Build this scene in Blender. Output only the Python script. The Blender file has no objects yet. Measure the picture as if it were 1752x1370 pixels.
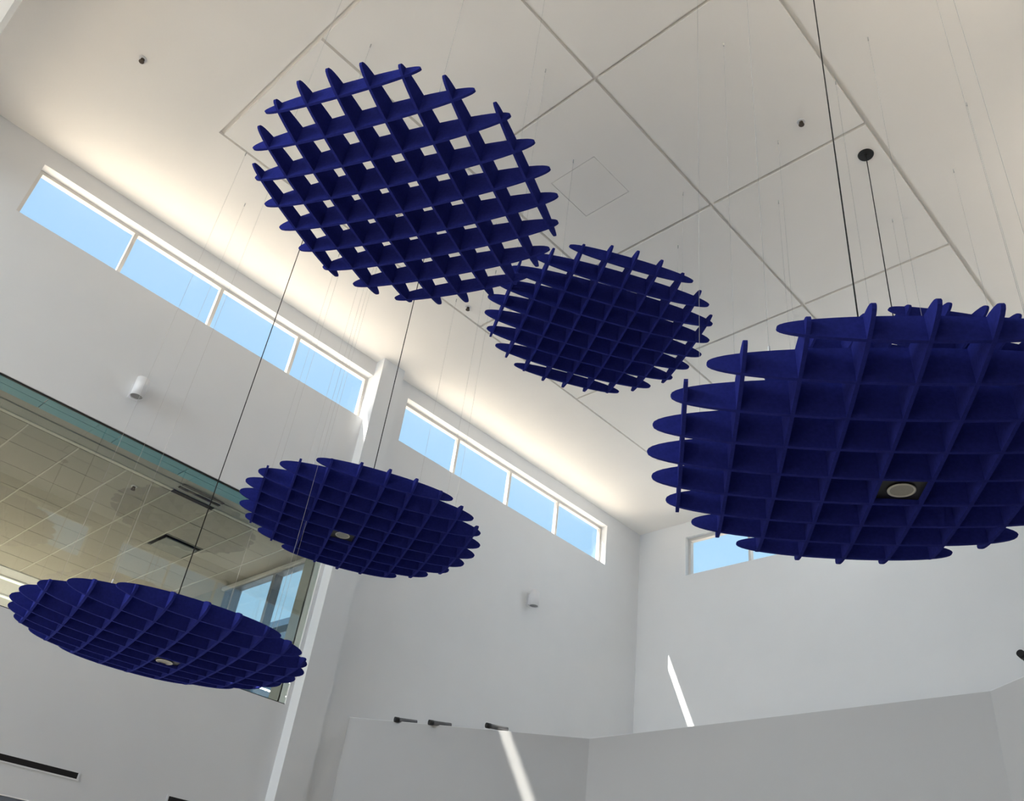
import bpy, bmesh, math, random
from mathutils import Matrix, Vector

random.seed(4)
S = 7.62          # metres per plan unit (ceiling height above the eye)
EYE = 1.6
C = bpy.context.scene.collection
sc = bpy.context.scene


def W(x, y, z):
    """plan units (eye = origin) -> metres, floor at z = 0"""
    return Vector((x * S, y * S, z * S + EYE))


ZF = -EYE / S     # floor in plan units

# ------------------------------------------------------------------ camera
RC = [[0.6806357124411508, -0.7232925571052018, 0.11654571543366722],
      [0.47856110196990276, 0.31849009266780803, -0.8182562755969571],
      [0.5547200182353972, 0.6127086891081841, 0.5629154143032958]]
cam_d = bpy.data.cameras.new('camera')
cam = bpy.data.objects.new('camera', cam_d)
C.objects.link(cam)
cam_d.sensor_fit = 'HORIZONTAL'
cam_d.sensor_width = 36.0
cam_d.lens = 36.0 * 1491.7 / 1752.0
cam_d.clip_start = 0.01
cam_d.clip_end = 500
m = Matrix.Identity(4)
for i in range(3):
    m[i][0] = RC[0][i]
    m[i][1] = -RC[1][i]
    m[i][2] = -RC[2][i]
    m[i][3] = (0, 0, EYE)[i]
cam.matrix_world = m
sc.camera = cam

# ------------------------------------------------------------------ sky, sun, fill lamps, exposure
world = bpy.data.worlds.new('sky')
sc.world = world
world.use_nodes = True
nt = world.node_tree
nt.nodes.clear()
wo = nt.nodes.new('ShaderNodeOutputWorld')
bg = nt.nodes.new('ShaderNodeBackground')
tc = nt.nodes.new('ShaderNodeTexCoord')
sx = nt.nodes.new('ShaderNodeSeparateXYZ')
rp = nt.nodes.new('ShaderNodeValToRGB')
nt.links.new(tc.outputs['Generated'], sx.inputs[0])
nt.links.new(sx.outputs['Z'], rp.inputs['Fac'])
nt.links.new(rp.outputs['Color'], bg.inputs['Color'])
nt.links.new(bg.outputs[0], wo.inputs['Surface'])
e = rp.color_ramp.elements
e[0].position, e[0].color = 0.0, (0.62, 0.80, 0.93, 1)
e[1].position, e[1].color = 1.0, (0.20, 0.42, 0.85, 1)
k = rp.color_ramp.elements.new(0.35)
k.color = (0.44, 0.73, 1.0, 1)
k = rp.color_ramp.elements.new(0.62)
k.color = (0.42, 0.68, 0.98, 1)
bg.inputs['Strength'].default_value = 0.95

SUN_DIR = Vector((1.45, -1.0, -2.42)).normalized()
sun_d = bpy.data.lights.new('sun', 'SUN')
sun_d.energy = 22.5
sun_d.angle = math.radians(0.53)
sun_d.color = (1.0, 0.93, 0.82)
sun = bpy.data.objects.new('sun', sun_d)
C.objects.link(sun)
sun.rotation_euler = SUN_DIR.to_track_quat('-Z', 'Y').to_euler()
sun.location = W(-1, 3, 4)

# added fill lamp behind the storefront, along the foot of the left wall
bay_d = bpy.data.lights.new('storefront_fill', 'AREA')
bay_d.shape = 'RECTANGLE'
bay_d.size = 1.55 * S
bay_d.size_y = 0.29 * S
bay_d.energy = 135
bay_d.color = (1.0, 0.96, 0.91)
bay = bpy.data.objects.new('storefront_fill', bay_d)
C.objects.link(bay)
bay.location = W(-0.07, 1.275, -0.045)
bay.rotation_euler = Vector((0, -1, 0)).to_track_quat('-Z', 'Y').to_euler()

# added fill lamps outside the unseen entrance glazing and the end clerestory
def fill_lamp(name, loc, direction, sx, sy, energy, color):
    d = bpy.data.lights.new(name, 'AREA')
    d.shape = 'RECTANGLE'
    d.size, d.size_y = sx * S, sy * S
    d.energy = energy
    d.color = color
    o = bpy.data.objects.new(name, d)
    C.objects.link(o)
    o.location = loc
    o.rotation_euler = Vector(direction).to_track_quat('-Z', 'Y').to_euler()


fill_lamp('entrance_fill', W(-1.04, 0.98, 0.70), (1, 0, 0.0), 0.44, 0.50, 480, (0.88, 0.94, 1.0))
fill_lamp('clerestory_fill', W(1.645, 0.62, 0.9115), (-1, 0, 0), 0.34, 0.085, 95, (0.86, 0.93, 1.0))

sc.view_settings.view_transform = 'Standard'
sc.view_settings.look = 'None'
sc.view_settings.gamma = 1.0
sc.view_settings.use_curve_mapping = False
sc.view_settings.exposure = 0.21
sc.cycles.max_bounces = 8
sc.cycles.diffuse_bounces = 5
sc.cycles.use_adaptive_sampling = True
sc.cycles.adaptive_threshold = 0.1
sc.cycles.adaptive_min_samples = 16
sc.cycles.transparent_max_bounces = 16
sc.cycles.sample_clamp_indirect = 6.0


# ------------------------------------------------------------------ materials
def new_mat(name):
    mt = bpy.data.materials.new(name)
    mt.use_nodes = True
    n = mt.node_tree
    b = n.nodes['Principled BSDF']
    return mt, n, b


def plain(name, col, rough=0.6, metal=0.0, vary=0.03, scale=6.0, bump=0.0, bscale=150.0, spec=0.4, emit=None, estr=0.0):
    """principled material with a little procedural colour variation and fine relief"""
    mt, n, b = new_mat(name)
    t = n.nodes.new('ShaderNodeTexCoord')
    ns = n.nodes.new('ShaderNodeTexNoise')
    ns.inputs['Scale'].default_value = scale
    ns.inputs['Detail'].default_value = 2
    n.links.new(t.outputs['Object'], ns.inputs['Vector'])
    r = n.nodes.new('ShaderNodeValToRGB')
    r.color_ramp.elements[0].position = 0.3
    r.color_ramp.elements[1].position = 0.7
    r.color_ramp.elements[0].color = tuple(c * (1 - vary) for c in col) + (1,)
    r.color_ramp.elements[1].color = tuple(min(1, c * (1 + vary)) for c in col) + (1,)
    n.links.new(ns.outputs['Fac'], r.inputs['Fac'])
    n.links.new(r.outputs['Color'], b.inputs['Base Color'])
    b.inputs['Roughness'].default_value = rough
    b.inputs['Metallic'].default_value = metal
    b.inputs['Specular IOR Level'].default_value = spec
    if bump:
        n2 = n.nodes.new('ShaderNodeTexNoise')
        n2.inputs['Scale'].default_value = bscale
        n2.inputs['Detail'].default_value = 3
        n.links.new(t.outputs['Object'], n2.inputs['Vector'])
        bp = n.nodes.new('ShaderNodeBump')
        bp.inputs['Strength'].default_value = bump
        bp.inputs['Distance'].default_value = 0.002
        n.links.new(n2.outputs['Fac'], bp.inputs['Height'])
        n.links.new(bp.outputs['Normal'], b.inputs['Normal'])
    if emit:
        b.inputs['Emission Color'].default_value = emit + (1,)
        b.inputs['Emission Strength'].default_value = estr
    return mt


def glass(name, tint, refl):
    """thin architectural pane: clear transmission plus a mirror-like surface reflection"""
    mt = bpy.data.materials.new(name)
    mt.use_nodes = True
    n = mt.node_tree
    n.nodes.clear()
    o = n.nodes.new('ShaderNodeOutputMaterial')
    tr = n.nodes.new('ShaderNodeBsdfTransparent')
    tr.inputs['Color'].default_value = tint + (1,)
    gl = n.nodes.new('ShaderNodeBsdfGlossy')
    gl.inputs['Roughness'].default_value = 0.0
    fr = n.nodes.new('ShaderNodeFresnel')
    ge = n.nodes.new('ShaderNodeNewGeometry')
    io = n.nodes.new('ShaderNodeMapRange')      # leaving a thin pane reflects just like entering it
    io.inputs['To Min'].default_value = 1.45
    io.inputs['To Max'].default_value = 1 / 1.45
    n.links.new(ge.outputs['Backfacing'], io.inputs['Value'])
    n.links.new(io.outputs['Result'], fr.inputs['IOR'])
    ad = n.nodes.new('ShaderNodeMath')
    ad.operation = 'ADD'
    ad.use_clamp = True
    ad.inputs[1].default_value = refl
    mx = n.nodes.new('ShaderNodeMixShader')
    n.links.new(fr.outputs[0], ad.inputs[0])
    n.links.new(ad.outputs[0], mx.inputs['Fac'])
    n.links.new(tr.outputs[0], mx.inputs[1])
    n.links.new(gl.outputs[0], mx.inputs[2])
    n.links.new(mx.outputs[0], o.inputs['Surface'])
    return mt


M = {
    'wall': plain('painted_wall', (0.78, 0.785, 0.795), 0.75, vary=0.012, scale=1.5, spec=0.25),
    'wall_shaded': plain('shade_toned_wall', (0.52, 0.52, 0.525), 0.75, vary=0.012, scale=1.5, spec=0.25),  # wall paint darkened, with the facets' shade put into it
    'low_bounce': plain('low_bounce_wall', (0.36, 0.35, 0.34), 0.75, vary=0.012, scale=1.5, spec=0.25),  # unseen right wall, darkened to cut the light it bounces
    'ceiling': plain('painted_ceiling', (0.945, 0.915, 0.875), 0.8, vary=0.012, scale=1.2, spec=0.2),
    'floor': plain('warm_floor', (0.44, 0.38, 0.31), 0.45, vary=0.08, scale=3.0),
    'frame': plain('white_window_frame', (0.66, 0.635, 0.60), 0.4, vary=0.01),
    'felt': plain('blue_felt', (0.0205, 0.0270, 0.195), 0.95, vary=0.10, scale=55.0, bump=0.35, bscale=500, spec=0.03),
    'cord': plain('black_cord', (0.012, 0.011, 0.011), 0.55, vary=0.05),
    'wire': plain('steel_wire', (0.55, 0.54, 0.53), 0.4, metal=0.0, vary=0.03),
    'clip': plain('white_clip', (0.85, 0.85, 0.85), 0.35, vary=0.02),
    'black': plain('black_metal', (0.012, 0.011, 0.011), 0.45, vary=0.05),
    'lens': plain('lamp_lens', (0.30, 0.29, 0.25), 0.35, vary=0.05, scale=120),
    'ring': plain('lamp_trim', (0.55, 0.54, 0.48), 0.35, metal=0.2, vary=0.03),
    'white_metal': plain('white_metal', (0.78, 0.78, 0.80), 0.35, vary=0.01),
    'grey_lens': plain('grey_lens', (0.28, 0.28, 0.28), 0.4, vary=0.03),
    'brass': plain('sprinkler_metal', (0.10, 0.075, 0.055), 0.4, metal=0.5, vary=0.1),
    'spot': plain('spotlight_body', (0.14, 0.14, 0.145), 0.4, metal=0.3, vary=0.04),
    'tile': plain('ceiling_tile', (0.50, 0.475, 0.425), 0.9, vary=0.03, scale=40, bump=0.4, bscale=300, spec=0.15),
    'tee': plain('ceiling_tee', (0.72, 0.70, 0.64), 0.35, vary=0.01),
    'head': plain('sky_tint_head_liner', (0.13, 0.46, 0.62), 0.45, vary=0.02),  # teal stands for sky reflected on the head
    'grey_head': plain('grey_head_liner', (0.36, 0.37, 0.35), 0.5, vary=0.02),
    'dark': plain('dark_gasket', (0.010, 0.012, 0.014), 0.5, vary=0.02),
    'slot': plain('dark_slot', (0.010, 0.008, 0.008), 0.6, vary=0.05),
    'alu': plain('grey_mullion', (0.22, 0.25, 0.31), 0.4, metal=0.3, vary=0.02),
    'jamb': plain('grey_jamb', (0.34, 0.34, 0.31), 0.6, vary=0.02),
    'roof': plain('pale_roof_membrane', (0.72, 0.62, 0.51), 0.8, vary=0.05, scale=2),
    'metal_roof': plain('blue_grey_roof', (0.18, 0.25, 0.33), 0.5, vary=0.05, scale=2),
    'stucco': plain('stucco', (0.55, 0.55, 0.55), 0.8, vary=0.04),
    'pane': glass('clear_glass', (0.97, 0.985, 0.99), 0.0),
    'pane_int': glass('coated_glass', (0.86, 0.91, 0.90), 0.03),
    'linear': plain('lit_diffuser', (0.8, 0.8, 0.75), 0.5, emit=(1.0, 0.95, 0.82), estr=0.9),
}


# ------------------------------------------------------------------ mesh helpers
def add_box(bm, lo, hi):
    """box between two corners given in metres"""
    x0, y0, z0 = lo
    x1, y1, z1 = hi
    v = [bm.verts.new(p) for p in ((x0, y0, z0), (x1, y0, z0), (x1, y1, z0), (x0, y1, z0),
                                   (x0, y0, z1), (x1, y0, z1), (x1, y1, z1), (x0, y1, z1))]
    for f in ((0, 3, 2, 1), (4, 5, 6, 7), (0, 1, 5, 4), (1, 2, 6, 5), (2, 3, 7, 6), (3, 0, 4, 7)):
        bm.faces.new([v[i] for i in f])


def ub(bm, x0, x1, y0, y1, z0, z1):
    """box in plan units, world placed"""
    add_box(bm, W(min(x0, x1), min(y0, y1), min(z0, z1)), W(max(x0, x1), max(y0, y1), max(z0, z1)))


def add_cyl(bm, p0, p1, r0, r1=None, n=12, caps=True):
    r1 = r0 if r1 is None else r1
    p0, p1 = Vector(p0), Vector(p1)
    ax = (p1 - p0).normalized()
    a = ax.orthogonal().normalized()
    b = ax.cross(a)
    A = [bm.verts.new(p0 + (a * math.cos(t) + b * math.sin(t)) * r0) for t in [2 * math.pi * i / n for i in range(n)]]
    B = [bm.verts.new(p1 + (a * math.cos(t) + b * math.sin(t)) * r1) for t in [2 * math.pi * i / n for i in range(n)]]
    for i in range(n):
        f = bm.faces.new((A[i], A[(i + 1) % n], B[(i + 1) % n], B[i]))
        f.smooth = True
    if caps:
        bm.faces.new(A[::-1])
        bm.faces.new(B)


def add_prism(bm, pts, z0, z1):
    """vertical prism over plan polygon (metres)"""
    lo = [bm.verts.new((p[0], p[1], z0)) for p in pts]
    hi = [bm.verts.new((p[0], p[1], z1)) for p in pts]
    n = len(pts)
    bm.faces.new(lo[::-1])
    bm.faces.new(hi)
    for i in range(n):
        bm.faces.new((lo[i], lo[(i + 1) % n], hi[(i + 1) % n], hi[i]))


def mesh_of(name, bm, mat):
    bmesh.ops.recalc_face_normals(bm, faces=bm.faces)
    me = bpy.data.meshes.new(name)
    bm.to_mesh(me)
    bm.free()
    me.materials.append(M[mat])
    return me


def link(name, me, parent=None, loc=None):
    o = bpy.data.objects.new(name, me)
    C.objects.link(o)
    if parent is not None:
        o.parent = parent
    if loc is not None:
        o.location = loc
    return o


def obj(name, bm, mat, parent=None, loc=None):
    return link(name, mesh_of(name, bm, mat), parent, loc)


def boxes(name, mat, *bs, parent=None):
    bm = bmesh.new()
    for b in bs:
        ub(bm, *b)
    return obj(name, bm, mat, parent)


def structure(o):
    o['kind'] = 'structure'
    return o


def thing(name, label, cat, loc=(0, 0, 0), group=None):
    o = bpy.data.objects.new(name, None)
    o.empty_display_size = 0.1
    C.objects.link(o)
    o.location = loc
    o['label'] = label
    o['category'] = cat
    o['kind'] = 'thing'
    if group:
        o['group'] = group
    return o


# ------------------------------------------------------------------ room numbers (plan units)
YL, TL = 1.224, 0.0255          # left wall inner face, thickness
XB = 1.606                     # back wall inner face
YR = -0.03                     # upper right wall inner face
XF = -1.0                      # entrance glazing behind the camera
XS = -0.054                    # face of the lower entrance ceiling
ZW0, ZW1 = 0.866, 0.967        # clerestory sill / head
B1 = (0.081, 0.738)            # first clerestory bay
B2 = (0.828, 1.474)            # second clerestory bay
B0 = (-0.760, -0.115)          # bay over the entrance, behind the camera
GO = (-0.05, 0.731, 0.332, 0.622)   # upper floor glazed opening x0 x1 z0 z1
ZD = 0.34                      # top of the faceted lower wall
YO = YL + TL

# floor
structure(boxes('floor', 'floor', (XF - 0.05, 1.75, -0.65, 2.4, ZF - 0.03, ZF)))

# left wall
ZB = 0.130                     # bottom edge of the left wall over the open seating bay
structure(boxes('wall_left', 'wall',
      (XF, XB, YL, YO, ZW1, 1.0),
      (XF, B0[0], YL, YO, GO[3], ZW1),
      (B0[1], B1[0], YL, YO, GO[3], ZW1),
      (B0[0], B0[1], YL, YO, GO[3], ZW0),
      (B1[1], B2[0], YL, YO, GO[3], ZW1),
      (B2[1], XB, YL, YO, GO[3], ZW1),
      (B1[0], B1[1], YL, YO, GO[3], ZW0),
      (B2[0], B2[1], YL, YO, GO[3], ZW0),
      (XF, GO[0], YL, YO, ZB, GO[3]),
      (GO[1], XB, YL, YO, ZB, GO[3]),
      (GO[0], GO[1], YL, YO, ZB, GO[2]),
      (GO[1], XB, YL, YO, ZF, ZB),
      (XF, -0.86, YL, YO, ZF, ZB)))
# pilaster between the two bays
structure(boxes('trim_1', 'wall', (B1[1], 0.790, 1.199, YL, ZF, 1.0)))

# back wall with its clerestory
WB = (0.44, 1.089, 0.862, 0.961)
structure(boxes('wall_back', 'wall',
      (XB, XB + TL, YR - TL, YO, WB[3], 1.0),
      (XB, XB + TL, YR - TL, YO, ZF, WB[2]),
      (XB, XB + TL, WB[1], YO, WB[2], WB[3]),
      (XB, XB + TL, YR - TL, WB[0], WB[2], WB[3])))

# right wall: upper part carries mirrored clerestory bays, open below to a low aisle
ZRL = 0.332
structure(boxes('wall_right', 'low_bounce',
      (XF, XB, YR - TL, YR, ZW1, 1.0),
      (XF, B0[0], YR - TL, YR, ZW0, ZW1),
      (B0[1], B1[0], YR - TL, YR, ZW0, ZW1),
      (B1[1], B2[0], YR - TL, YR, ZW0, ZW1),
      (B2[1], XB, YR - TL, YR, ZW0, ZW1),
      (XF, XB, YR - TL, YR, ZRL, ZW0),
      (XF, XB, -0.62, YR - TL, ZRL, ZRL + 0.03),
      (XF, XB, -0.65, -0.62, ZF, ZRL)))

# front: beam across the ceiling and the wall around the entrance glazing
structure(boxes('trim_8', 'ceiling', (XS - 0.052, XS, YR, YL, 0.885, 1.0)))
structure(boxes('wall_front', 'wall',
      (XF - 0.03, XF, -0.65, YO, 0.96, 1.0),
      (XF - 0.03, XF, -0.65, YR, ZF, 0.96)))

# seating bay under the upper floor (slab, back)
structure(boxes('ceiling_lower', 'ceiling', (XF, GO[1], YO, 2.4, ZB + 0.005, ZB + 0.03)))
structure(boxes('wall_far', 'wall_shaded', (XF, GO[1] + 0.04, 2.4, 2.43, ZF, ZB + 0.03)))

# ------------------------------------------------------------------ ceiling with panels between reveal joints
GX = [0.234, 0.506, 0.780, 1.055, 1.330]
GY = [0.2485, 0.4865, 0.728, 0.976]
gw, gd = 0.0034, 0.0060
ceil = structure(boxes('ceiling', 'ceiling',
      (XF - 0.03, XB + TL, YR - TL, GY[0] - gw, 1.0, 1.05),
      (XF - 0.03, XB + TL, GY[-1] + gw * 0.6, YO, 1.0, 1.05),
      (XF - 0.03, GX[0] - gw, GY[0] - gw, GY[-1] + gw * 0.6, 1.0, 1.05),
      (GX[-1] + gw, XB + TL, GY[0] - gw, GY[-1] + gw * 0.6, 1.0, 1.05),
      (GX[0] - gw, GX[-1] + gw, GY[0] - gw, GY[-1] + gw * 0.6, 1.0 + gd, 1.05)))
for i in range(4):
    for j in range(3):
        x0, x1, y0, y1 = GX[i], GX[i + 1], GY[j], GY[j + 1]
        a0 = x0 + (gw if i == 0 else gw * 0.7)
        a1 = x1 - (gw if i == 3 else gw * 0.7)
        c0 = y0 + (gw if j == 0 else gw * 0.7)
        c1 = y1 - (gw * 0.6 if j == 2 else gw * 0.7)
        if (i, j) == (1, 1):           # the panel with the access hatch: a ring with the hatch let in
            h = (0.6045, 0.6855, 0.568, 0.6485)
            g = 0.0007
            boxes('panel', 'ceiling', (a0, h[0] - g, c0, c1, 1.0, 1.0 + gd), (h[1] + g, a1, c0, c1, 1.0, 1.0 + gd),
                  (h[0] - g, h[1] + g, c0, h[2] - g, 1.0, 1.0 + gd), (h[0] - g, h[1] + g, h[3] + g, c1, 1.0, 1.0 + gd), parent=ceil)
            ap = boxes('access_panel', 'ceiling', (h[0], h[1], h[2], h[3], 1.0002, 1.0 + gd), parent=ceil)
            ap['label'] = 'square access hatch with a hairline joint'
        else:
            boxes('panel', 'ceiling', (a0, a1, c0, c1, 1.0, 1.0 + gd), parent=ceil)


# ------------------------------------------------------------------ windows
def window_x(name, x0, x1, y0, y1, z0, z1, n, w=0.006, mat='frame', glassmat='pane', mw=None):
    """window lying in a wall parallel to the x axis: frame, mullions, panes"""
    mw = mw or w
    fr = structure(boxes(name, mat, (x0, x1, y0, y1, z1 - w, z1), (x0, x1, y0, y1, z0, z0 + w * 0.5),
                         (x0, x0 + w, y0, y1, z0 + w * 0.5, z1 - w), (x1 - w, x1, y0, y1, z0 + w * 0.5, z1 - w)))
    ym = y0 + (y1 - y0) * 0.62
    cuts = [x0 + (x1 - x0) * i / n for i in range(n + 1)]
    for i in range(1, n):
        boxes('mullion', mat, (cuts[i] - mw / 2, cuts[i] + mw / 2, y0, y1, z0 + w * 0.5, z1 - w), parent=fr)
    for i in range(n):
        a = cuts[i] + (w if i == 0 else mw / 2)
        b = cuts[i + 1] - (w if i == n - 1 else mw / 2)
        boxes('pane', glassmat, (a, b, ym, ym + 0.0008, z0 + w * 0.5, z1 - w), parent=fr)
    return fr


def window_y(name, x0, x1, y0, y1, z0, z1, cuts, w=0.006, mat='frame', glassmat='pane', mw=None):
    """window lying in a wall parallel to the y axis; cuts = mullion centres"""
    mw = mw or w
    fr = structure(boxes(name, mat, (x0, x1, y0, y1, z1 - w, z1), (x0, x1, y0, y1, z0, z0 + w * 0.5),
                         (x0, x1, y0, y0 + w, z0 + w * 0.5, z1 - w), (x0, x1, y1 - w, y1, z0 + w * 0.5, z1 - w)))
    xm = x0 + (x1 - x0) * 0.6
    for c in cuts:
        boxes('mullion', mat, (x0, x1, c - mw / 2, c + mw / 2, z0 + w * 0.5, z1 - w), parent=fr)
    es = [y0 + w - mw / 2] + list(cuts) + [y1 - w + mw / 2]
    for a, b in zip(es[:-1], es[1:]):
        boxes('pane', glassmat, (xm, xm + 0.0008, a + mw / 2, b - mw / 2, z0 + w * 0.5, z1 - w), parent=fr)
    return fr


window_x('window_1', B1[0], B1[1], 1.2405, YO, ZW0, ZW1, 4)
window_x('window_2', B2[0], B2[1], 1.2405, YO, ZW0, ZW1, 4)
wy = (WB[1] - WB[0]) / 4
window_x('window_10', B0[0], B0[1], 1.2405, YO, ZW0, ZW1, 4)
window_x('window_11', B0[0], B0[1], YR - TL, YR - 0.019, ZW0, ZW1, 4)
window_y('window_3', XB + 0.014, XB + TL, WB[0], WB[1], WB[2], WB[3], [WB[0] + wy * i for i in (1, 2, 3)])
window_x('window_4', B1[0], B1[1], YR - TL, YR - 0.019, ZW0, ZW1, 4)
window_x('window_5', B2[0], B2[1], YR - TL, YR - 0.019, ZW0, ZW1, 4)
# interior glazing of the upper floor: a black head channel and big butt-jointed panes
YG = 1.2275
w6 = structure(boxes('window_6', 'dark', (GO[0], GO[1], YG - 0.0014, YG + 0.0015, GO[3] - 0.0022, GO[3]),
                     (GO[0], GO[1], YG - 0.0015, YG + 0.0015, GO[2], GO[2] + 0.0015)))
gc = [GO[0], 0.187, 0.412, 0.637, GO[1]]
for a, b in zip(gc[:-1], gc[1:]):
    boxes('pane', 'pane_int', (a + 0.0003, b - 0.0003, YG, YG + 0.0012, GO[2] + 0.0015, GO[3] - 0.0022), parent=w6)
# end wall window of the upper room
XE = 0.775
w7y0, w7y1, w7z0, w7z1 = 1.338, 1.640, 0.34, 0.6175
window_y('window_7', XE, XE + 0.016, w7y0, w7y1, w7z0, w7z1, [1.455, 1.603], w=0.004, mat='alu', mw=0.010)
# entrance glazing behind the camera
window_y('window_8', XF - 0.03, XF - 0.015, YR, YL, ZF, 0.96, [YR + (YL - YR) * i / 6 for i in range(1, 6)], w=0.010, mat='alu', mw=0.008)

# storefront glazing added with its fill lamp under the upper floor
window_x('window_9', -0.86, GO[1], 1.236, 1.252, ZF, ZB, 9, w=0.006, mat='alu')

# ------------------------------------------------------------------ upper room behind the interior glazing
UX0, UY1 = -0.12, 2.30
ZU = 0.622
structure(boxes('floor_upper', 'floor', (UX0, XE + 0.02, YO, UY1, 0.305, 0.332)))
structure(boxes('wall_upper', 'jamb',
      (UX0 - 0.02, UX0, YO, UY1, 0.305, 0.66),                                   # side
      (UX0 - 0.02, XE + 0.02, UY1, UY1 + 0.02, 0.305, 0.66),                     # far
      (XE, XE + 0.02, YO, w7y0, 0.305, 0.66),                                    # end wall round the window
      (XE, XE + 0.02, w7y1, UY1, 0.305, 0.66),
      (XE, XE + 0.02, w7y0, w7y1, w7z1, 0.66),
      (XE, XE + 0.02, w7y0, w7y1, 0.305, w7z0),
      (GO[1], XE, YO - 0.004, YO + 0.03, 0.305, 0.66)))                          # deep jamb by the pilaster
structure(boxes('trim_2', 'frame', (XE - 0.006, XE, w7y0 - 0.004, w7y1 + 0.004, w7z1 - 0.0012, ZU)))   # blind box above the window
# head of the opening: liner panels, teal for reflected sky, then two grey bands
hd = structure(boxes('trim_3', 'grey_head', (UX0, XE, 1.2725, 1.294, ZU + 0.001, ZU + 0.02), (UX0, XE, 1.2965, 1.322, ZU, ZU + 0.02)))
structure(boxes('trim_4', 'tee', (UX0, XE, 1.3245, 1.3325, ZU - 0.0008, ZU + 0.02)))
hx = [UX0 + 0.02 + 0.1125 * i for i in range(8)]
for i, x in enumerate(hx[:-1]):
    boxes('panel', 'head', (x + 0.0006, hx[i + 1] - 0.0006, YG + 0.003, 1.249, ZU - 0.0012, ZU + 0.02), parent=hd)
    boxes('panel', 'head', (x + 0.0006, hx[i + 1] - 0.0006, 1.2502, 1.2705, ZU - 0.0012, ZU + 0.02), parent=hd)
# tiled ceiling: individual lay-in tiles over dark joints, pale tees running across
PX, PY = 0.0793, 0.0833
tx0, ty0 = 0.328 - PX * 5, 1.336
cu = structure(boxes('ceiling_upper', 'tile', (UX0, XE + 0.02, 1.322, UY1, ZU + 0.006, ZU + 0.04)))
tile_bm = bmesh.new()
add_box(tile_bm, (0, 0, 0), ((PX - 0.0012) * S, (PY - 0.0012) * S, 0.006 * S))
tile_me = mesh_of('tile', tile_bm, 'tile')
NX = 11
for i in range(NX):
    for j in range(8):
        if (i, j) == (8, 2):           # taken by the air diffuser
            continue
        x = tx0 + PX * i
        if x + PX > XE:
            continue
        link('tile', tile_me, cu, W(x + 0.0006, ty0 + PY * j + 0.0006, ZU + random.uniform(0, 0.0002)))
tee_bm = bmesh.new()
add_box(tee_bm, (-0.0011 * S, 0, -0.0007 * S), (0.0011 * S, PY * 8 * S, 0.001 * S))
tee_me = mesh_of('tee', tee_bm, 'tee')
for i in range(1, NX):
    link('tee', tee_me, cu, W(tx0 + PX * i, ty0, ZU))
structure(boxes('trim_5', 'white_metal', (UX0, XE, ty0 + PY * 8, UY1, ZU - 0.002, ZU + 0.02)))

# lit linear lamps at the back of the upper room
for yy, lab in ((2.065, 'long lit linear ceiling lamp behind the tiled upper ceiling, nearer one'),
                (2.195, 'long lit linear ceiling lamp at the far wall of the upper room, farther one')):
    t = thing('linear_lamp', lab, 'lamp', W(0.25, yy, ZU - 0.003), 'linear lamps in the upper room')
    bm = bmesh.new()
    add_box(bm, (-0.35 * S, -0.010 * S, -0.002 * S), (0.35 * S, 0.010 * S, 0.001 * S))
    obj('housing', bm, 'white_metal', t)
    bm = bmesh.new()
    add_box(bm, (-0.345 * S, -0.007 * S, -0.0030 * S), (0.345 * S, 0.007 * S, -0.0021 * S))
    obj('diffuser', bm, 'linear', t)
    ld = bpy.data.lights.new('linear_lamp_light', 'AREA')
    ld.shape = 'RECTANGLE'
    ld.size = 0.69 * S
    ld.size_y = 0.014 * S
    ld.energy = 230
    ld.color = (1.0, 0.95, 0.85)
    lo = bpy.data.objects.new('linear_lamp_light', ld)
    C.objects.link(lo)
    lo.location = W(0.25, yy, ZU - 0.0065)

# square air diffuser in the tiled ceiling
dx, dy = tx0 + PX * 8, ty0 + PY * 2
t = thing('air_diffuser', 'square air diffuser with dark edge set in the tiled upper ceiling', 'vent', W(dx + PX / 2, dy + PY / 2, ZU))
hs = PX / 2 * S
bm = bmesh.new()
add_box(bm, (-hs, -hs, 0.012), (hs, hs, 0.06))
obj('backing', bm, 'slot', t)
bm = bmesh.new()
for a in ((-hs, -hs, hs, -hs + 0.02), (-hs, hs - 0.02, hs, hs), (-hs, -hs, -hs + 0.02, hs), (hs - 0.02, -hs, hs, hs)):
    add_box(bm, (a[0], a[1], -0.004), (a[2], a[3], 0.012))
obj('frame', bm, 'jamb', t)
bm = bmesh.new()
add_box(bm, (-hs + 0.06, -hs + 0.06, -0.03), (hs - 0.06, hs - 0.06, -0.018))
obj('face_plate', bm, 'grey_head', t)
bm = bmesh.new()
add_box(bm, (-0.03, -0.03, -0.018), (0.03, 0.03, 0.012))
obj('stem', bm, 'slot', t)

# slot diffuser in the head band of the upper room
t = thing('slot_diffuser', 'dark three-slot air diffuser in the ceiling edge behind the interior glass', 'vent', W(0.5235, 1.315, ZU - 0.001), 'linear slot diffusers')
for yy, ww in ((1.293, 0.0065), (1.307, 0.0060), (1.329, 0.0110)):
    bm = bmesh.new()
    add_box(bm, (-0.038 * S, (yy - 1.315 - ww / 2) * S, -0.003), (0.038 * S, (yy - 1.315 + ww / 2) * S, 0.004))
    obj('slot', bm, 'slot', t)


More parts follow.
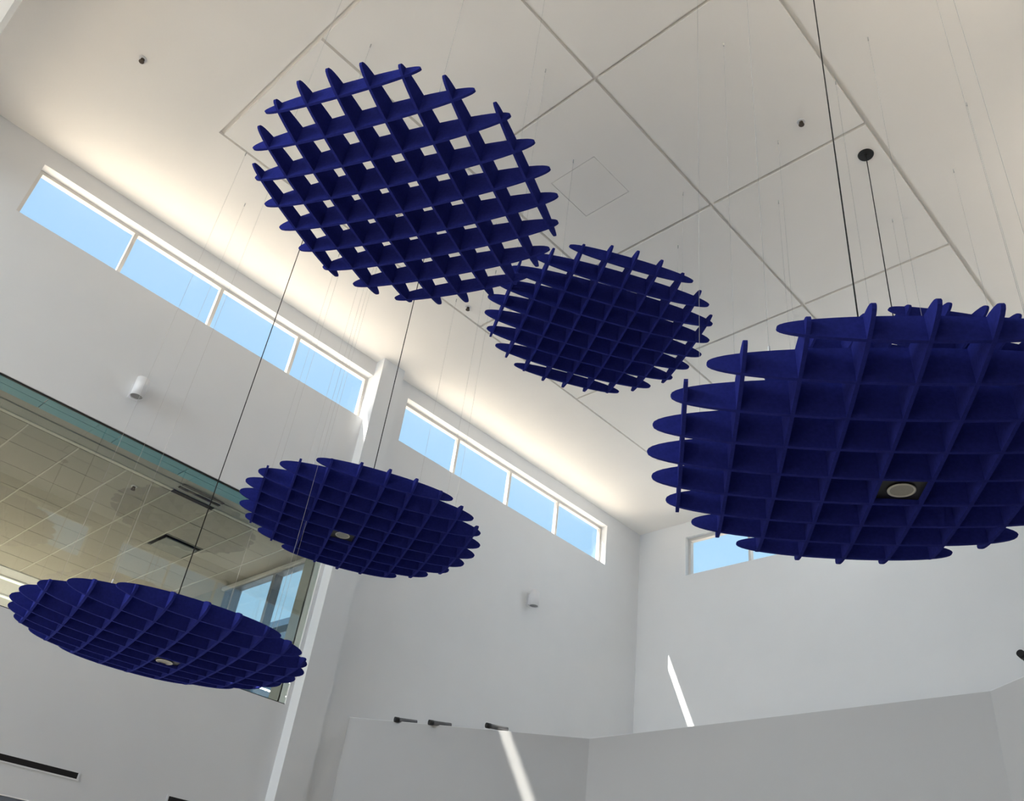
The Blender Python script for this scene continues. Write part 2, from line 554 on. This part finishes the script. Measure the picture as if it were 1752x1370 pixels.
# slot diffusers in the lower left wall
def wall_slot(x0, x1, z, label):
    t = thing('slot_diffuser', label, 'vent', W((x0 + x1) / 2, YL, z), 'linear slot diffusers')
    h = (x1 - x0) / 2 * S
    bm = bmesh.new()
    add_box(bm, (-h, -0.006, -0.027), (h, 0.001, 0.027))
    obj('slot', bm, 'slot', t)
    bm = bmesh.new()
    for a in ((-h - 0.02, h + 0.02, 0.027, 0.040), (-h - 0.02, h + 0.02, -0.040, -0.027),
              (-h - 0.02, -h, -0.027, 0.027), (h, h + 0.02, -0.027, 0.027)):
        add_box(bm, (a[0], -0.008, a[2]), (a[1], 0.001, a[3]))
    obj('flange', bm, 'wall', t)


wall_slot(0.10, 0.4645, 0.1680, 'black slot diffuser in the lower left wall, at the left edge of the photo')
wall_slot(0.592, 0.70, 0.1680, 'black slot diffuser at the bottom edge of the photo, nearer the pilaster')

# ------------------------------------------------------------------ faceted lower wall in front of the back wall
structure(boxes('trim_7', 'wall', (0.790, 0.8385, 1.2035, YL, ZF, ZD + 0.0005)))
poly = [(0.8385, 1.2035), (1.064, 0.893), (1.044, 0.309), (0.83, 0.02), (0.83, -0.028), (XB, -0.028), (XB, YL), (0.8385, YL)]
bm = bmesh.new()
add_prism(bm, [(p[0] * S, p[1] * S) for p in poly], 0.0, ZD * S + EYE)
structure(obj('wall_lower', bm, 'wall_shaded'))
bm = bmesh.new()
add_prism(bm, [(p[0] * S, p[1] * S) for p in poly], ZD * S + EYE, ZD * S + EYE + 0.004)
structure(obj('trim_6', bm, 'wall'))

# ------------------------------------------------------------------ roofs and a neighbour building outside
structure(boxes('roof', 'roof', (-0.95, XE + 0.02, YO, 2.35, 0.80, 0.815), (XE + 0.02, XB + 0.1, YO, 1.50, 0.800, 0.810),
                (-0.95, XB + 0.1, -1.0, YR - TL, 0.80, 0.815), (XB + TL, XB + 0.4, YR, YO, 0.80, 0.815)))
t = thing('neighbour_building', 'far blue-grey gabled building seen through the upper room window', 'building', W(2.35, 4.0, ZF))
GAB = ((-1.0, 12.5), (5.1, 16.4), (11.2, 12.5))      # gable outline x, z
bm = bmesh.new()
prof = [(-0.6, 0.0), (-0.6, 12.4), (5.1, 16.1), (10.8, 12.4), (10.8, 0.0)]
f0 = [bm.verts.new((p[0], 3.0, p[1])) for p in prof]
f1 = [bm.verts.new((p[0], 15.0, p[1])) for p in prof]
bm.faces.new(f0)
bm.faces.new(f1[::-1])
for i in range(5):
    bm.faces.new((f0[i], f0[(i + 1) % 5], f1[(i + 1) % 5], f1[i]))
obj('wall', bm, 'metal_roof', t)
for (xa, za), (xb, zb) in ((GAB[0], GAB[1]), (GAB[1], GAB[2])):
    bm = bmesh.new()
    lo = [bm.verts.new(p) for p in ((xa, 2.5, za), (xb, 2.5, zb), (xb, 15.5, zb), (xa, 15.5, za))]
    hi = [bm.verts.new((v.co.x, v.co.y, v.co.z + 0.3)) for v in lo]
    bm.faces.new(lo[::-1])
    bm.faces.new(hi)
    for i in range(4):
        bm.faces.new((lo[i], lo[(i + 1) % 4], hi[(i + 1) % 4], hi[i]))
    obj('roof_slope', bm, 'metal_roof', t)

# ------------------------------------------------------------------ acoustic clouds
RAD = 0.16 * S
RHO = 4.724
STEP = RAD / RHO
CZ = 0.112          # half height / radius
TH = 0.020


def rod(wx, wy):
    v = Vector((wx, wy, 0))
    return Matrix.Rotation(v.length, 3, v.normalized()) if v.length > 1e-6 else Matrix.Identity(3)


slat_me = []
for k in range(5):
    h = RAD * math.sqrt(1 - (k / RHO) ** 2)
    hz = CZ * h
    bm = bmesh.new()
    n = 56
    ring = []
    for i in range(n):
        a = 2 * math.pi * i / n
        ca, sa = math.cos(a), math.sin(a)
        ring.append((h * math.copysign(abs(ca) ** 0.96, ca), hz * math.copysign(abs(sa) ** 0.96, sa)))
    F = [bm.verts.new((p[0], -TH / 2, p[1])) for p in ring]
    Bk = [bm.verts.new((p[0], TH / 2, p[1])) for p in ring]
    bm.faces.new(F)
    bm.faces.new(Bk[::-1])
    for i in range(n):
        bm.faces.new((F[i], Bk[i], Bk[(i + 1) % n], F[(i + 1) % n]))
    slat_me.append(mesh_of('slat', bm, 'felt'))

WIRES = [(2.5, 3.0), (3.6, 0.0), (2.5, -3.0), (-2.5, 3.0), (-3.6, 0.0), (-2.5, -3.0)]
clip_bm = bmesh.new()
add_cyl(clip_bm, (0, 0, -0.02), (0, 0, 0.045), 0.006, n=8)
clip_me = mesh_of('wire_clip', clip_bm, 'clip')


def zoff(a, b):
    q = 1 - (a * a + b * b) / RHO ** 2
    return CZ * RAD * math.sqrt(max(q, 0.0))


CLOUDS = {}


def cloud(key, c, phi, tilt, label):
    pos = W(c[0] * 0.16, c[1] * 0.16, c[2] * 0.16)
    t = thing('acoustic_cloud', label, 'acoustic panel', pos, 'round blue acoustic ceiling clouds')
    T = rod(math.radians(tilt[0]), math.radians(tilt[1]))
    ph = math.radians(phi)
    u = Vector((math.cos(ph), math.sin(ph), 0))
    v = Vector((math.sin(ph), -math.cos(ph), 0))
    Z = Vector((0, 0, 1))
    uT, vT, zT = T @ u, T @ v, T @ Z
    for i in range(-4, 5):
        o = link('slat', slat_me[abs(i)], t)
        mm = Matrix((uT, -vT, zT)).transposed().to_4x4()
        mm.translation = vT * (STEP * i)
        o.matrix_local = mm
        o = link('slat', slat_me[abs(i)], t)
        mm = Matrix((vT, uT, zT)).transposed().to_4x4()
        mm.translation = uT * (STEP * i)
        o.matrix_local = mm
    zc = S * 1.0 + EYE - 0.004
    for a, b in WIRES:
        p = uT * (a * STEP) + vT * (b * STEP) + zT * (zoff(a, b) - 0.01)
        bm = bmesh.new()
        add_cyl(bm, (0, 0, 0), (0, 0, zc - pos.z - p.z), 0.0012, n=6, caps=False)
        add_cyl(bm, (0, 0, zc - pos.z - p.z - 0.05), (0, 0, zc - pos.z - p.z), 0.006, n=8)
        w = obj('suspension_wire', bm, 'wire', t, p)
        link('wire_clip', clip_me, w)
    CLOUDS[key] = (pos, uT, vT, zT)
    return t


cloud('C1', (2.053, 3.556, 4.177), -68.28, (0.62, 1.29), 'blue round slatted ceiling cloud with open squares showing ceiling, left of centre near the top')
cloud('C2', (4.473, 3.976, 4.967), -31.73, (0.31, 0.51), 'smallest-looking blue slatted cloud at the centre, its left tips behind the open one')
cloud('C3', (3.333, 1.263, 2.133), -53.62, (-1.60, 1.18), 'largest-looking blue slatted cloud with a round lamp, cut by the right edge')
cloud('C4', (3.622, 5.624, 3.062), -25.69, (-0.40, 0.88), 'blue slatted cloud with a small lamp, hanging before the pilaster')
cloud('C5', (2.485, 5.956, 1.751), -11.37, (0.0, 0.0), 'lowest blue slatted cloud, seen nearly edge-on at lower left before the interior glass')
cloud('C6', (5.175, 1.706, 3.694), -40.80, (0.0, 0.0), 'blue slatted cloud mostly hidden behind the large one at right')


# downlights in the clouds, each on its black cord from a ceiling canopy
def downlight(key, a, b, drop, label):
    pos, u, v, z = CLOUDS[key]
    p = pos + u * (a * STEP) + v * (b * STEP)
    top = Vector((pos.x, pos.y, S + EYE))
    t = thing('pendant_downlight', label, 'lamp', p, 'downlights hanging in the clouds')
    hb = CZ * RAD - 0.022 - drop
    bm = bmesh.new()
    add_cyl(bm, (0, 0, -hb + 0.004), (0, 0, 0.10), 0.066, n=28)
    obj('housing', bm, 'black', t)
    bm = bmesh.new()
    n = 28
    r = []
    for rr, zz in ((0.073, -hb + 0.003), (0.073, -hb - 0.001), (0.065, -hb - 0.003), (0.058, -hb + 0.003)):
        r.append([bm.verts.new((rr * math.cos(2 * math.pi * i / n), rr * math.sin(2 * math.pi * i / n), zz)) for i in range(n)])
    for q in range(3):
        for i in range(n):
            f = bm.faces.new((r[q][i], r[q][(i + 1) % n], r[q + 1][(i + 1) % n], r[q + 1][i]))
            f.smooth = True
    obj('trim_ring', bm, 'ring', t)
    bm = bmesh.new()
    add_cyl(bm, (0, 0, -hb + 0.001), (0, 0, -hb + 0.004), 0.060, n=28)
    obj('lens', bm, 'lens', t)
    bm = bmesh.new()
    h2 = STEP / 2 - 0.013
    qs = [u * (sx * h2) + v * (sy * h2) for sx, sy in ((-1, -1), (1, -1), (1, 1), (-1, 1))]
    lo = [bm.verts.new((q.x, q.y, -hb + 0.010 + q.dot(z))) for q in qs]
    hi = [bm.verts.new((q.x, q.y, -hb + 0.016 + q.dot(z))) for q in qs]
    bm.faces.new(lo)
    bm.faces.new(hi[::-1])
    for i in range(4):
        bm.faces.new((lo[i], lo[(i + 1) % 4], hi[(i + 1) % 4], hi[i]))
    obj('mounting_plate', bm, 'black', t)
    # yoke from the lamp to the cord above the cloud centre, then the cord
    bm = bmesh.new()
    q0 = Vector((0, 0, 0.09))
    q1 = Vector((pos.x - p.x, pos.y - p.y, pos.z - p.z + CZ * RAD + 0.03))
    add_cyl(bm, q0, q1, 0.006, n=8)
    obj('bracket', bm, 'black', t)
    bm = bmesh.new()
    add_cyl(bm, q1, top - p, 0.0050, n=8)
    obj('cord', bm, 'cord', t)
    bm = bmesh.new()
    add_cyl(bm, top - p - Vector((0, 0, 0.012)), top - p, 0.074, 0.080, n=28)
    add_cyl(bm, top - p - Vector((0, 0, 0.030)), top - p - Vector((0, 0, 0.012)), 0.016, 0.018, n=14)
    obj('canopy', bm, 'black', t)


downlight('C3', 0.53, -0.52, 0.0, 'pale round downlight in the large right-hand cloud, on the left of two black cords')
downlight('C4', -0.53, -0.45, 0.0, 'pale round downlight in the cloud before the pilaster, on a black cord')
downlight('C5', 0.45, -0.75, 0.0, 'pale round downlight in the lowest cloud at lower left, on a black cord')
downlight('C6', 0.5, -0.5, 0.03, 'pendant with black round ceiling canopy and cord, right of two cords at upper right')

# ------------------------------------------------------------------ wall lights
def wall_light(x, z0, z1, label):
    t = thing('wall_light', label, 'lamp', W(x, YL, z0), 'white cylinder wall lights')
    L = (z1 - z0) * S
    r = 0.075
    off = -(r + 0.035)
    bm = bmesh.new()
    n = 28
    rr = []
    for r_, z_ in ((r - 0.012, 0.02), (r - 0.006, 0.0), (r, 0.0), (r, L), (r - 0.006, L), (r - 0.012, L - 0.02)):
        rr.append([bm.verts.new((r_ * math.cos(2 * math.pi * i / n), off + r_ * math.sin(2 * math.pi * i / n), z_)) for i in range(n)])
    for q in range(5):
        for i in range(n):
            f = bm.faces.new((rr[q][i], rr[q][(i + 1) % n], rr[q + 1][(i + 1) % n], rr[q + 1][i]))
            f.smooth = q == 2
    obj('shade', bm, 'white_metal', t)
    bm = bmesh.new()
    add_cyl(bm, (0, off, 0.008), (0, off, 0.02), r - 0.008, n=28)
    obj('lens', bm, 'grey_lens', t)
    bm = bmesh.new()
    add_cyl(bm, (0, off, L - 0.02), (0, off, L - 0.008), r - 0.008, n=28)
    obj('top_lens', bm, 'grey_lens', t)
    bm = bmesh.new()
    add_box(bm, (-0.035, -0.05, 0.03), (0.035, 0.0, L - 0.04))
    add_box(bm, (-0.06, -0.006, 0.0), (0.06, 0.0, L - 0.02))
    obj('bracket', bm, 'white_metal', t)


wall_light(0.340, 0.6765, 0.7085, 'white cylinder wall light above the interior glazing')
wall_light(1.236, 0.6735, 0.7055, 'white cylinder wall light below the second clerestory window')


# ------------------------------------------------------------------ sprinklers
def sprinkler(x, y, z, label, r=0.042):
    t = thing('sprinkler', label, 'sprinkler', W(x, y, z), 'ceiling sprinkler heads')
    bm = bmesh.new()
    add_cyl(bm, (0, 0, -0.008), (0, 0, 0), r * 0.9, r, n=18)
    obj('escutcheon', bm, 'white_metal', t)
    bm = bmesh.new()
    add_cyl(bm, (0, 0, -0.022), (0, 0, -0.008), 0.020, n=10)
    for s in (-1, 1):
        add_cyl(bm, (0.015 * s, 0, -0.022), (0.019 * s, 0, -0.036), 0.005, n=6)
        add_cyl(bm, (0.019 * s, 0, -0.036), (0, 0, -0.046), 0.005, n=6)
    obj('sprinkler_body', bm, 'brass', t)
    bm = bmesh.new()
    add_cyl(bm, (0, 0, -0.050), (0, 0, -0.045), 0.028, n=12)
    obj('deflector', bm, 'brass', t)


sprinkler(0.095, 0.952, 1.0, 'small dark sprinkler head on bare ceiling at upper left')
sprinkler(0.727, 0.314, 1.0, 'small sprinkler head on ceiling panel left of the black cords')
sprinkler(0.728, 0.954, 1.0, 'small sprinkler head on ceiling just below the open cloud')
sprinkler(0.442, 1.379, 0.622, 'small sprinkler head on tiled ceiling behind the interior glass')

# ------------------------------------------------------------------ spotlights lying over the edge of the lower wall
nf = Vector((-0.8081, -0.5891, 0))


def spot(tip, tail, label):
    a, b = W(*tip), W(*tail)
    ax = (a - b).normalized()
    L = (a - b).length
    t = thing('spotlight', label, 'lamp', a, 'spotlights on the lower wall ledge')
    bm = bmesh.new()
    add_cyl(bm, -ax * L, -ax * 0.05, 0.027, n=14)
    obj('housing', bm, 'spot', t)
    bm = bmesh.new()
    add_cyl(bm, -ax * 0.055, Vector((0, 0, 0)), 0.031, n=14)
    obj('snoot', bm, 'black', t)
    m_ = -ax * (L - 0.06)
    zl = ZD * S + EYE + 0.004 - a.z
    bm = bmesh.new()
    add_cyl(bm, (m_.x, m_.y, zl), m_, 0.012, n=8)
    add_cyl(bm, (m_.x, m_.y, zl), (m_.x, m_.y, zl + 0.012), 0.03, n=12)
    obj('mount', bm, 'black', t)


def on_facet(x, y, z, d):
    return (x - nf.x * d, y - nf.y * d, z)


spot(on_facet(0.8825, 1.1415, 0.3418, -0.004), on_facet(0.905, 1.120, 0.3455, 0.012), 'dark spotlight on the ledge, nearest the pilaster')
spot(on_facet(0.916, 1.0955, 0.3410, -0.008), on_facet(0.938, 1.074, 0.3450, 0.010), 'dark spotlight on the ledge, middle of three')
spot(on_facet(0.970, 1.0225, 0.3445, -0.008), on_facet(0.992, 1.001, 0.3465, 0.010), 'dark spotlight on the ledge beside the sunlit streak')
spot((0.996, 0.259, 0.360), (1.062, 0.250, 0.346), 'dark spotlight end poking in at the right edge of the photo')

# ------------------------------------------------------------------ floor things are outside the view; nothing further
